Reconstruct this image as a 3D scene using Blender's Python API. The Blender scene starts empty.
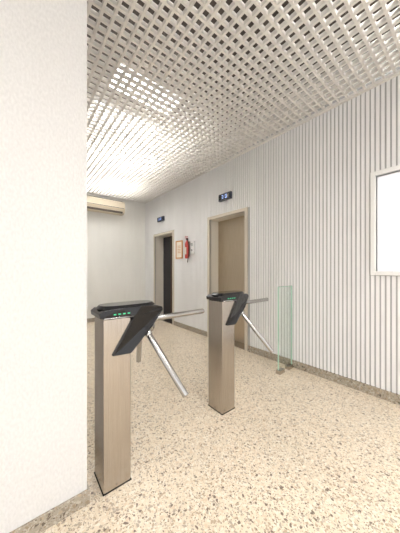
import bpy, bmesh, math, random
from mathutils import Vector, Matrix
random.seed(3)
S = bpy.context.scene
S.view_settings.view_transform = 'Standard'
S.view_settings.look = 'None'
F=227.0; H=1.23; YAW=math.radians(39.0)
R=2.70; BACK=5.69; CEIL=3.0; LX=0.289; LY=1.30

# ---------------- materials ----------------
def mat(name, col, rough=0.5, metal=0.0, emis=None, estr=0.0, spec=0.5):
    m=bpy.data.materials.new(name); m.use_nodes=True
    b=m.node_tree.nodes['Principled BSDF']
    b.inputs['Base Color'].default_value=(*col,1)
    b.inputs['Roughness'].default_value=rough
    b.inputs['Metallic'].default_value=metal
    b.inputs['Specular IOR Level'].default_value=spec
    if emis:
        b.inputs['Emission Color'].default_value=(*emis,1)
        b.inputs['Emission Strength'].default_value=estr
    return m
def nodes(m):
    nt=m.node_tree; return nt, nt.nodes, nt.links, nt.nodes['Principled BSDF']
def coord(nt, scale=(1,1,1)):
    tc=nt.nodes.new('ShaderNodeTexCoord'); mp=nt.nodes.new('ShaderNodeMapping')
    mp.inputs['Scale'].default_value=scale
    nt.links.new(tc.outputs['Object'], mp.inputs['Vector']); return mp.outputs['Vector']
def noise_color(m, c1, c2, scale=(1,1,1), ns=5, detail=4, lo=.35, hi=.65, bump=0.0, bdist=0.002):
    nt,N,L,b=nodes(m); v=coord(nt,scale)
    n=N.new('ShaderNodeTexNoise'); n.inputs['Scale'].default_value=ns; n.inputs['Detail'].default_value=detail
    L.new(v,n.inputs['Vector'])
    r=N.new('ShaderNodeValToRGB'); r.color_ramp.elements[0].position=lo; r.color_ramp.elements[1].position=hi
    r.color_ramp.elements[0].color=(*c1,1); r.color_ramp.elements[1].color=(*c2,1)
    L.new(n.outputs['Fac'],r.inputs['Fac']); L.new(r.outputs['Color'],b.inputs['Base Color'])
    if bump:
        bp=N.new('ShaderNodeBump'); bp.inputs['Strength'].default_value=bump; bp.inputs['Distance'].default_value=bdist
        L.new(n.outputs['Fac'],bp.inputs['Height']); L.new(bp.outputs['Normal'],b.inputs['Normal'])
    return m

def terrazzo(name, base, mul=1.0, rough=0.35, s1=42, s2=95):
    m=mat(name,base,rough); nt,N,L,b=nodes(m); v=coord(nt)
    n0=N.new('ShaderNodeTexNoise'); n0.inputs['Scale'].default_value=25; L.new(v,n0.inputs['Vector'])
    add=N.new('ShaderNodeVectorMath'); add.operation='MULTIPLY_ADD'
    L.new(n0.outputs['Color'],add.inputs[0]); add.inputs[1].default_value=(.03,.03,.03); L.new(v,add.inputs[2])
    def layer(sc, thr_lo, thr_hi, cols):
        vo=N.new('ShaderNodeTexVoronoi'); vo.inputs['Scale'].default_value=sc
        L.new(add.outputs[0],vo.inputs['Vector'])
        sep=N.new('ShaderNodeSeparateColor'); L.new(vo.outputs['Color'],sep.inputs[0])
        ramp=N.new('ShaderNodeValToRGB'); ramp.color_ramp.interpolation='CONSTANT'
        els=ramp.color_ramp.elements
        els[0].position=cols[0][0]; els[0].color=(*[c*mul for c in cols[0][1]],1)
        els[1].position=cols[1][0]; els[1].color=(*[c*mul for c in cols[1][1]],1)
        for p,c in cols[2:]:
            e=els.new(p); e.color=(*[x*mul for x in c],1)
        L.new(sep.outputs[0],ramp.inputs['Fac'])
        mm=N.new('ShaderNodeMath'); mm.operation='MULTIPLY'; L.new(sep.outputs[1],mm.inputs[0]); mm.inputs[1].default_value=thr_hi
        lt=N.new('ShaderNodeMath'); lt.operation='LESS_THAN'; L.new(vo.outputs['Distance'],lt.inputs[0]); L.new(mm.outputs[0],lt.inputs[1])
        return ramp.outputs['Color'], lt.outputs[0]
    c1,f1=layer(s1,0,.70,[(0,(.20,.15,.11)),(.12,(.48,.37,.26)),(.36,(.80,.73,.62)),(.64,(.44,.37,.29)),(.8,(.68,.55,.40))])
    c2,f2=layer(s2,0,.66,[(0,(.20,.15,.10)),(.16,(.48,.37,.26)),(.42,(.82,.75,.64)),(.8,(.42,.35,.28))])
    n1=N.new('ShaderNodeTexNoise'); n1.inputs['Scale'].default_value=2.0; L.new(v,n1.inputs['Vector'])
    br=N.new('ShaderNodeValToRGB'); br.color_ramp.elements[0].position=.35; br.color_ramp.elements[1].position=.65
    br.color_ramp.elements[0].color=(*[c*.94*mul for c in base],1); br.color_ramp.elements[1].color=(*[c*1.03*mul for c in base],1)
    L.new(n1.outputs['Fac'],br.inputs['Fac'])
    m1=N.new('ShaderNodeMix'); m1.data_type='RGBA'; L.new(f2,m1.inputs['Factor']); L.new(br.outputs['Color'],m1.inputs['A']); L.new(c2,m1.inputs['B'])
    m2=N.new('ShaderNodeMix'); m2.data_type='RGBA'; L.new(f1,m2.inputs['Factor']); L.new(m1.outputs['Result'],m2.inputs['A']); L.new(c1,m2.inputs['B'])
    L.new(m2.outputs['Result'],b.inputs['Base Color'])
    return m

M_floor=terrazzo('terrazzo_floor',(.76,.655,.51),1.0,.28,76,150)
M_base=terrazzo('terrazzo_baseboard',(.60,.53,.43),.62,.45,60,130)
M_plaster=noise_color(mat('plaster_paint',(.8,.79,.78),.85),(.68,.675,.672),(.77,.765,.762),(1,1,.5),110,4,.3,.7,.7,.003)
M_rib=noise_color(mat('white_slat',(.85,.85,.86),.45),(.86,.86,.86),(.91,.91,.91),(1,1,.3),3)
M_ribback=mat('slat_gap',(.46,.46,.455),.8)
M_back=noise_color(mat('back_panel',(.8,.8,.76),.6),(.85,.845,.81),(.90,.895,.86),(1,1,.3),3)
M_grid=mat('grid_white',(.76,.735,.70),.5)
M_plenum=mat('plenum_grey',(.085,.07,.06),.9)
M_lamp=mat('lamp_diffuser',(1,1,1),.5,emis=(1,.99,.97),estr=18)
M_fill=mat('added_fill_panel',(1,1,1),.5,emis=(1,.99,.97),estr=36)  # glow of the unseen fill panels added to brighten the room
M_lampb=mat('lamp_housing',(.5,.5,.5),.5)
M_steel=noise_color(mat('brushed_steel',(.5,.46,.42),.25,1.0),(.41,.37,.33),(.56,.51,.46),(90,90,.6),6,3,.3,.7,.15,.001)
M_arm=mat('polished_steel',(.46,.45,.44),.2,1.0)
M_chrome=mat('chrome_trim',(.7,.7,.71),.15,1.0)
M_black=mat('black_plastic',(.008,.008,.010),.06)
M_dgrey=mat('dark_grey_plastic',(.015,.016,.018),.10)
M_led=mat('green_led',(.05,.4,.2),.4,emis=(.10,.8,.4),estr=.4)
M_frame=mat('door_frame_steel',(.70,.64,.55),.35,.3)
M_jamb=mat('door_jamb',(.78,.74,.66),.5)
M_elev=noise_color(mat('elevator_panel',(.35,.29,.2),.28,.8),(.45,.375,.275),(.53,.45,.34),(50,50,1),4)
M_dark=mat('dark_door',(.015,.015,.022),.3)
M_darkb=mat('dark_brown',(.10,.065,.04),.5)
M_white=mat('white_plastic',(.88,.88,.87),.4)
M_ac=mat('cream_plastic',(.80,.71,.56),.45)
M_acd=mat('ac_slot',(.12,.10,.08),.6)
M_sign=mat('sign_blue_black',(.03,.035,.06),.3)
M_signl=mat('sign_digits',(.4,.6,1),.3,emis=(.45,.6,.9),estr=.7)
M_red=mat('extinguisher_red',(.55,.06,.05),.3)
M_wood=mat('orange_wood',(.60,.30,.10),.5)
M_paper=mat('paper',(.85,.78,.68),.7)
M_pane=mat('lit_pane',(.9,.9,.92),.3,emis=(1,.98,1),estr=.45)
M_gedge=mat('glass_edge',(.50,.72,.60),.2)
M_glass=bpy.data.materials.new('clear_glass'); M_glass.use_nodes=True
nt=M_glass.node_tree; nt.nodes.clear()
o=nt.nodes.new('ShaderNodeOutputMaterial'); t=nt.nodes.new('ShaderNodeBsdfTransparent'); t.inputs[0].default_value=(.965,.99,.977,1)
g=nt.nodes.new('ShaderNodeBsdfGlossy'); g.inputs['Roughness'].default_value=.03; mx=nt.nodes.new('ShaderNodeMixShader'); mx.inputs[0].default_value=.05
nt.links.new(t.outputs[0],mx.inputs[1]); nt.links.new(g.outputs[0],mx.inputs[2]); nt.links.new(mx.outputs[0],o.inputs[0])

# ---------------- mesh helpers ----------------
def bbox(bm,x0,x1,y0,y1,z0,z1,mi=0):
    vs=[bm.verts.new(p) for p in [(x0,y0,z0),(x1,y0,z0),(x1,y1,z0),(x0,y1,z0),(x0,y0,z1),(x1,y0,z1),(x1,y1,z1),(x0,y1,z1)]]
    for f in [(0,3,2,1),(4,5,6,7),(0,1,5,4),(1,2,6,5),(2,3,7,6),(3,0,4,7)]:
        fc=bm.faces.new([vs[i] for i in f]); fc.material_index=mi
def finish(name,bm,mats,parent=None,bevel=0,seg=2,smooth=False):
    me=bpy.data.meshes.new(name); bmesh.ops.recalc_face_normals(bm,faces=bm.faces); bm.to_mesh(me); bm.free()
    ob=bpy.data.objects.new(name,me); S.collection.objects.link(ob)
    for m in (mats if isinstance(mats,(list,tuple)) else [mats]): me.materials.append(m)
    if smooth:
        for p in me.polygons: p.use_smooth=True
    if bevel:
        md=ob.modifiers.new('bevel','BEVEL'); md.width=bevel; md.segments=seg; md.limit_method='ANGLE'; md.angle_limit=math.radians(35)
    if parent: ob.parent=parent
    return ob
def boxes(name,lst,mats,parent=None,bevel=0,seg=2):
    bm=bmesh.new()
    for b in lst: bbox(bm,*b)
    return finish(name,bm,mats,parent,bevel,seg)
def empty(name,loc=(0,0,0)):
    e=bpy.data.objects.new(name,None); e.empty_display_size=.1; S.collection.objects.link(e); return e
def rod(name,p0,p1,r,m,parent=None,seg=24,bev=.003,r2=None):
    p0=Vector(p0);p1=Vector(p1); d=p1-p0
    bm=bmesh.new(); bmesh.ops.create_cone(bm,cap_ends=True,segments=seg,radius1=r,radius2=r if r2 is None else r2,depth=d.length)
    bm.transform(Matrix.Translation((p0+p1)/2) @ d.to_track_quat('Z','Y').to_matrix().to_4x4())
    ob=finish(name,bm,m,parent,bev,2)
    for p in ob.data.polygons: p.use_smooth=len(p.vertices)==4
    return ob

# ---------------- room shell ----------------
boxes('floor',[(-4,R+.5,-3,BACK+.3,-.1,0)],M_floor)
boxes('ceiling',[(-4,R+.5,-3,BACK+.3,3.45,3.55)],M_plenum)
D1=(4.30,5.13,2.04); D2=(2.25,3.06,2.11); W=(-.50,.635,1.21,2.13)
WX0=R+.012; WX1=R+.34
wl=[]
ys=[(-3,W[0],0,3.45),(W[0],W[1],0,W[2]),(W[0],W[1],W[3],3.45),(W[1],D2[0],0,3.45),(D2[0],D2[1],D2[2],3.45),
    (D2[1],D1[0],0,3.45),(D1[0],D1[1],D1[2],3.45),(D1[1],BACK+.3,0,3.45)]
for y0,y1,z0,z1 in ys: wl.append((WX0,WX1,y0,y1,z0,z1,0))
P=.04; BH=.09
y=-3+.007
OP=[(D1[0]-.06,D1[1]+.05,0,D1[2]+.06),(D2[0]-.06,D2[1]+.06,0,D2[2]+.05),(W[0]-.05,W[1]+.04,W[2]-.045,W[3]+.045)]
while y+.027<BACK:
    segs=[(BH,CEIL+.02)]
    for a,b,z0,z1 in OP:
        if y+.027>a and y<b:
            ns=[]
            for s0,s1 in segs:
                if z0>s0: ns.append((s0,z0))
                if z1<s1: ns.append((z1,s1))
            segs=ns
    for s0,s1 in segs: wl.append((R,WX0,y,y+.027,s0,s1,1))
    y+=P
boxes('wall_right',wl,[M_ribback,M_rib])
bl=[(LX-.0,WX0,BACK,BACK+.3,0,3.45,0)]
x=LX+.01
while x<R-.02:
    bl.append((x,min(x+.088,R),BACK-.006,BACK,BH,CEIL-.10,0)); x+=.10
boxes('wall_back',bl,[M_back])
boxes('wall_left',[(-4,LX,LY,BACK+.3,0,3.45)],M_plaster)
boxes('baseboard_right',[(R-.012,WX0,a,b,0,BH) for a,b in [(-3,D2[0]-.06),(D2[1]+.06,D1[0]-.06),(D1[1]+.05,BACK)]],M_base,bevel=.002)
boxes('baseboard_back',[(LX+.012,R-.012,BACK-.02,BACK,0,BH)],M_base,bevel=.002)
boxes('baseboard_left',[(-4,LX+.012,LY-.012,LY,0,.075),(LX,LX+.012,LY,BACK-.02,0,.075)],M_base,bevel=.002)
boxes('trim_1',[(R-.035,R,-3,BACK,CEIL-.012,CEIL+.02)],M_grid)
boxes('trim_2',[(LX,R-.035,BACK-.035,BACK,CEIL-.012,CEIL+.02)],M_grid)

# ceiling egg-crate lattice : long bars one way, short segments between them (no coincident faces)
G=.076; T=.0185; D=.036
bm=bmesh.new()
xs=[]; x=R-.035-G
while x>-3.9: xs.append(x); x-=G
for x in xs:
    yend = BACK-.035 if x>LX else LY
    bbox(bm,x-T/2,x+T/2,-3,yend,CEIL,CEIL+D)
y=BACK-.035-G
while y>-3:
    edges=[R-.035]+[v for x in xs for v in (x+T/2,x-T/2)]
    for k in range(0,len(edges)-1,2):
        a,b=edges[k+1],edges[k]
        if y>LY and a<LX: continue
        bbox(bm,a,b,y-T/2,y+T/2,CEIL+.001,CEIL+D)
    y-=G
finish('ceiling_lattice',bm,M_grid)
def lamp(cx,cy,w,l,m):
    e=empty('ceiling_or_fill_light')  # used for visible ceiling lights and for the added fill panels
    boxes('housing',[(cx-w/2-.03,cx+w/2+.03,cy-l/2-.03,cy+l/2+.03,3.41,3.45)],M_lampb,e,.005)
    boxes('diffuser',[(cx-w/2,cx+w/2,cy-l/2,cy+l/2,3.39,3.409)],m,e)
for cx,cy,w_,l_,m_ in [(1.25,2.6,.8,.35,M_lamp),(1.25,3.5,.9,.8,M_lamp),(1.45,4.7,1.0,.9,M_lamp),(1.5,-.75,.6,1.2,M_fill),(.2,-.75,.6,1.2,M_fill),(-1.2,-.75,.6,1.2,M_fill),(.6,-2.2,.6,1.2,M_fill)]:  # entries behind the camera are unseen fill lights, added for brightness
    lamp(cx,cy,w_,l_,m_)

# ---------------- doors ----------------
def door_frame(parent,D,fw):
    y0,y1,zt=D
    boxes('frame',[(R-.012,R+.03,y0-fw,y0,0,zt+fw),(R-.012,R+.03,y1,y1+fw,0,zt+fw),(R-.012,R+.03,y0,y1,zt,zt+fw)],M_frame,parent,.003)
    boxes('jamb',[(R+.03,R+.33,y0-.01,y0+.004,0,zt),(R+.03,R+.33,y1-.004,y1+.01,0,zt),(R+.03,R+.33,y0,y1,zt-.004,zt+.01)],M_jamb,parent)
e=empty('door_2'); door_frame(e,D2,.05)
ym=(D2[0]+D2[1])/2
boxes('panel_left',[(R+.21,R+.24,ym+.002,D2[1]-.006,.01,D2[2]-.006)],M_elev,e,.003)
boxes('panel_right',[(R+.20,R+.23,D2[0]+.006,ym+.01,.01,D2[2]-.006)],M_elev,e,.003)
boxes('sill',[(R+.0,R+.25,D2[0]+.005,D2[1]-.005,0,.008)],M_steel,e)
e=empty('door_1'); door_frame(e,D1,.05)
boxes('panel_left',[(R+.24,R+.27,4.72,D1[1]-.006,.01,D1[2]-.006)],M_dark,e,.003)
boxes('panel_right',[(R+.23,R+.26,D1[0]+.006,4.73,.01,D1[2]-.006)],M_dark,e,.003)
boxes('edge_strip',[(R+.215,R+.228,4.70,4.735,.01,D1[2]-.006)],M_darkb,e)
boxes('sill',[(R+.0,R+.25,D1[0]+.005,D1[1]-.005,0,.008)],M_steel,e)

# window
e=empty('window_1')
a,b,z0,z1=W; fw=.04
boxes('frame',[(R-.02,R+.06,b-.0,b+fw,z0-fw,z1+fw),(R-.02,R+.06,a-fw,a,z0-fw,z1+fw),(R-.02,R+.06,a,b,z0-fw,z0),(R-.02,R+.06,a,b,z1,z1+fw)],M_white,e,.004)
boxes('pane',[(R+.05,R+.06,a,b,z0,z1)],M_pane,e)

# ---------------- elevator indicators ----------------
def sign(y0,y1,z0,z1):
    e=empty('elevator_floor_indicator')
    boxes('housing',[(R-.04,R-.0005,y0,y1,z0,z1)],M_sign,e,.006)
    h=z1-z0; w=y1-y0; yc=(y0+y1)/2
    boxes('bezel',[(R-.044,R-.04,y0+.015,y1-.015,z0+.02,z1-.02)],M_dgrey,e)
    dl=[]
    x0=R-.047;x1=R-.044
    for k in (0,1):
        yy=yc+.04-k*.08; s=.018; zc=(z0+z1)/2; q=h*.26
        dl+= [(x0,x1,yy-s,yy+s,zc+q-.006,zc+q),(x0,x1,yy-s,yy+s,zc-q,zc-q+.006),(x0,x1,yy-s,yy-s+.006,zc-q,zc+q)]
        if k: dl+=[(x0,x1,yy+s-.006,yy+s,zc-q,zc+q)]
        else: dl+=[(x0,x1,yy-s,yy+s,zc-.003,zc+.003)]
    boxes('digits',dl,M_signl,e)
sign(2.51,2.79,2.365,2.48)
sign(4.65,4.94,2.365,2.47)

# picture, extinguisher, intercom
e=empty('framed_notice')
y0,y1,z0,z1=3.90,4.15,1.45,1.83
boxes('frame',[(R-.02,R-.0005,y0,y0+.025,z0,z1),(R-.02,R-.0005,y1-.025,y1,z0,z1),(R-.02,R-.0005,y0+.025,y1-.025,z0,z0+.025),(R-.02,R-.0005,y0+.025,y1-.025,z1-.025,z1)],M_wood,e,.002)
boxes('paper',[(R-.012,R-.0005,y0+.025,y1-.025,z0+.025,z1-.025)],M_paper,e)
boxes('print',[(R-.014,R-.012,y0+.07,y1-.07,z0+.12+k*.035,z0+.132+k*.035) for k in range(5)],M_wood,e)
e=empty('fire_extinguisher')
c=(R-.06,3.67)
bm=bmesh.new()
prof=[(0,1.44),(.034,1.44),(.042,1.455),(.042,1.72),(.036,1.75),(.022,1.775),(.014,1.785),(.014,1.81),(0,1.81)]
n=24; rings=[]
for r,z in prof:
    rings.append([bm.verts.new((c[0]+max(r,.0005)*math.cos(2*math.pi*i/n),c[1]+max(r,.0005)*math.sin(2*math.pi*i/n),z)) for i in range(n)])
for k in range(len(prof)-1):
    for i in range(n): bm.faces.new([rings[k][i],rings[k][(i+1)%n],rings[k+1][(i+1)%n],rings[k+1][i]])
finish('cylinder',bm,M_red,e,smooth=True)
boxes('valve',[(c[0]-.02,c[0]+.02,c[1]-.015,c[1]+.015,1.805,1.84)],M_black,e,.003)
boxes('lever',[(c[0]-.05,c[0]+.02,c[1]-.008,c[1]+.008,1.84,1.852),(c[0]-.05,c[0]+.02,c[1]-.008,c[1]+.008,1.87,1.88)],M_red,e,.003)
boxes('label',[(c[0]-.046,c[0]-.03,c[1]-.024,c[1]+.024,1.52,1.66)],M_paper,e,.003)
boxes('wall_bracket',[(c[0]+.035,R-.0005,c[1]-.02,c[1]+.02,1.48,1.78)],M_steel,e)
cu=bpy.data.curves.new('hose','CURVE'); cu.dimensions='3D'; cu.bevel_depth=.007
sp=cu.splines.new('BEZIER'); pts=[(c[0],c[1]-.015,1.825),(c[0],c[1]-.065,1.66),(c[0]-.01,c[1]-.03,1.36)]
sp.bezier_points.add(2)
for p,q in zip(sp.bezier_points,pts): p.co=q; p.handle_left_type=p.handle_right_type='AUTO'
cu.materials.append(M_black); ho=bpy.data.objects.new('hose',cu); S.collection.objects.link(ho); ho.parent=e
e=empty('wall_intercom')
boxes('body',[(R-.05,R-.0005,3.47,3.57,1.52,1.77)],M_white,e,.008)
boxes('grille',[(R-.053,R-.05,3.49,3.55,1.68+k*.015,1.686+k*.015) for k in range(4)],M_dgrey,e)
boxes('button',[(R-.055,R-.05,3.51,3.535,1.58,1.61)],M_dgrey,e,.002)

# AC
e=empty('air_conditioner')
bm=bmesh.new()
prof=[(BACK-.008,2.87),(BACK-.19,2.87),(BACK-.225,2.84),(BACK-.235,2.68),(BACK-.20,2.60),(BACK-.14,2.565),(BACK-.008,2.565)]
X0,X1=1.12,2.07
va=[bm.verts.new((X0,p[0],p[1])) for p in prof]; vb=[bm.verts.new((X1,p[0],p[1])) for p in prof]
bm.faces.new(va); bm.faces.new(vb[::-1])
for i in range(len(prof)):
    j=(i+1)%len(prof); bm.faces.new([va[i],va[j],vb[j],vb[i]])
finish('body',bm,M_ac,e,.012,3)
boxes('front_seam',[(X0+.03,X1-.03,BACK-.2375,BACK-.22,2.692,2.702)],M_acd,e)
boxes('air_outlet',[(X0+.06,X1-.06,BACK-.225,BACK-.17,2.585,2.62)],M_acd,e)
boxes('intake_grille',[(X0+.05,X1-.05,BACK-.20+k*.03,BACK-.19+k*.03,2.868,2.873) for k in range(5)],M_acd,e)

# ---------------- turnstiles ----------------
def turnstile(X,Y):
    e=empty('tripod_turnstile')
    pw=.155; pd=.18; yc=Y+pd/2
    boxes('pedestal',[(X,X+pw,Y,Y+pd,0,.955)],M_steel,e,.006)
    boxes('foot_seal',[(X-.003,X+pw+.003,Y-.003,Y+pd+.003,0,.004)],M_dgrey,e)
    prof=[(-.018,.958),(-.022,.985),(.0,1.0),(.10,1.008),(.22,1.01),(.33,1.0),(.378,.985),(.385,.965),(.30,.882),(.15,.742),(.045,.748),(.165,.945),(.15,.958)]
    n=len(prof)
    def hw(x,z):
        w=.105
        if x>.2: w-= .045*((x-.2)/.185)**2
        if x<0.02: w-=.012
        return w
    bm=bmesh.new()
    L0=[bm.verts.new((X+x,yc-hw(x,z),z)) for x,z in prof]
    L1=[bm.verts.new((X+x,yc+hw(x,z),z)) for x,z in prof]
    bm.faces.new(L0); bm.faces.new(L1[::-1])
    for i in range(n):
        j=(i+1)%n; bm.faces.new([L0[i],L0[j],L1[j],L1[i]])
    bmesh.ops.triangulate(bm,faces=[f for f in bm.faces if len(f.verts)>4])
    finish('head_housing',bm,M_black,e,.010,3)
    bm=bmesh.new(); rim=[]; top=[]
    K=40; cx=X+.165
    for i in range(K):
        t=2*math.pi*i/K
        ct,st=math.cos(t),math.sin(t)
        rx=.178*(abs(ct)**.55)*(1 if ct>0 else -1); ry=.085*(abs(st)**.7)*(1 if st>0 else -1)
        rim.append(bm.verts.new((cx+rx,yc+ry,1.004))); top.append(bm.verts.new((cx+rx*.9,yc+ry*.85,1.02)))
    bm.faces.new(top)
    for i in range(K):
        j=(i+1)%K; bm.faces.new([rim[i],rim[j],top[j],top[i]])
    bm.faces.new(rim[::-1])
    finish('head_lid',bm,M_dgrey,e)
    for s,nm in ((-1,'near'),(1,'far')):
        yy=yc+s*.1055
        boxes('led_row_'+nm,[(X+.05+k*.026,X+.064+k*.026,min(yy,yy+s*.002),max(yy,yy+s*.002),.974,.981) for k in range(4)],M_led,e)
        rod('chrome_edge_'+nm,(X+.0,yc+s*.103,.960),(X+.165,yc+s*.103,.956),.003,M_chrome,e,12,0)
    A=Vector((X+.253,yc,.90)); ax=Vector((1,0,-1)).normalized()
    rod('hub_flange',A+ax*.035,A+ax*.058,.075,M_dgrey,e,40,.004)
    rod('hub',A+ax*.05,A+ax*.095,.066,M_chrome,e,40,.006,.045)
    u=Vector((1,0,1)).normalized(); v=Vector((0,1,0))
    for k in range(3):
        ph=math.radians(120*k); d=(ax+u*math.cos(ph)+v*math.sin(ph)).normalized()
        rod('arm_%d'%(k+1),A+d*.055,A+d*.525,.0185,M_arm,e,28,.006)
        rod('arm_collar_%d'%(k+1),A+d*.075,A+d*.115,.024,M_chrome,e,28,.004)
    return e
turnstile(.367,1.285)
turnstile(1.348,1.367)

# ---------------- glass barrier ----------------
e=empty('glass_barrier_panel')
ga,gb=2.385,R-.014; gy=1.49
boxes('pane',[(ga+.006,gb-.006,gy-.006,gy+.006,.03,1.015)],M_glass,e)
boxes('edges',[(ga,ga+.006,gy-.007,gy+.007,.03,1.02),(gb-.006,gb,gy-.007,gy+.007,.03,1.02),(ga,gb,gy-.007,gy+.007,1.015,1.021)],M_gedge,e)
boxes('base_clamp',[(ga-.01,ga+.10,gy-.028,gy+.028,0,.045),(gb-.11,gb-.01,gy-.028,gy+.028,0,.045)],M_steel,e,.004)

# ---------------- world, camera ----------------
w=bpy.data.worlds.new('world'); S.world=w; w.use_nodes=True
bg=w.node_tree.nodes['Background']; bg.inputs[0].default_value=(1,.99,.98,1); bg.inputs[1].default_value=1.65
cam=bpy.data.cameras.new('camera'); co=bpy.data.objects.new('camera',cam); S.collection.objects.link(co)
cam.sensor_fit='HORIZONTAL'; cam.sensor_width=36; cam.lens=36*F/400; cam.shift_y=2.5/400
cam.clip_start=.02
co.location=(0,0,H); co.rotation_euler=(math.pi/2,0,-YAW)
S.camera=co
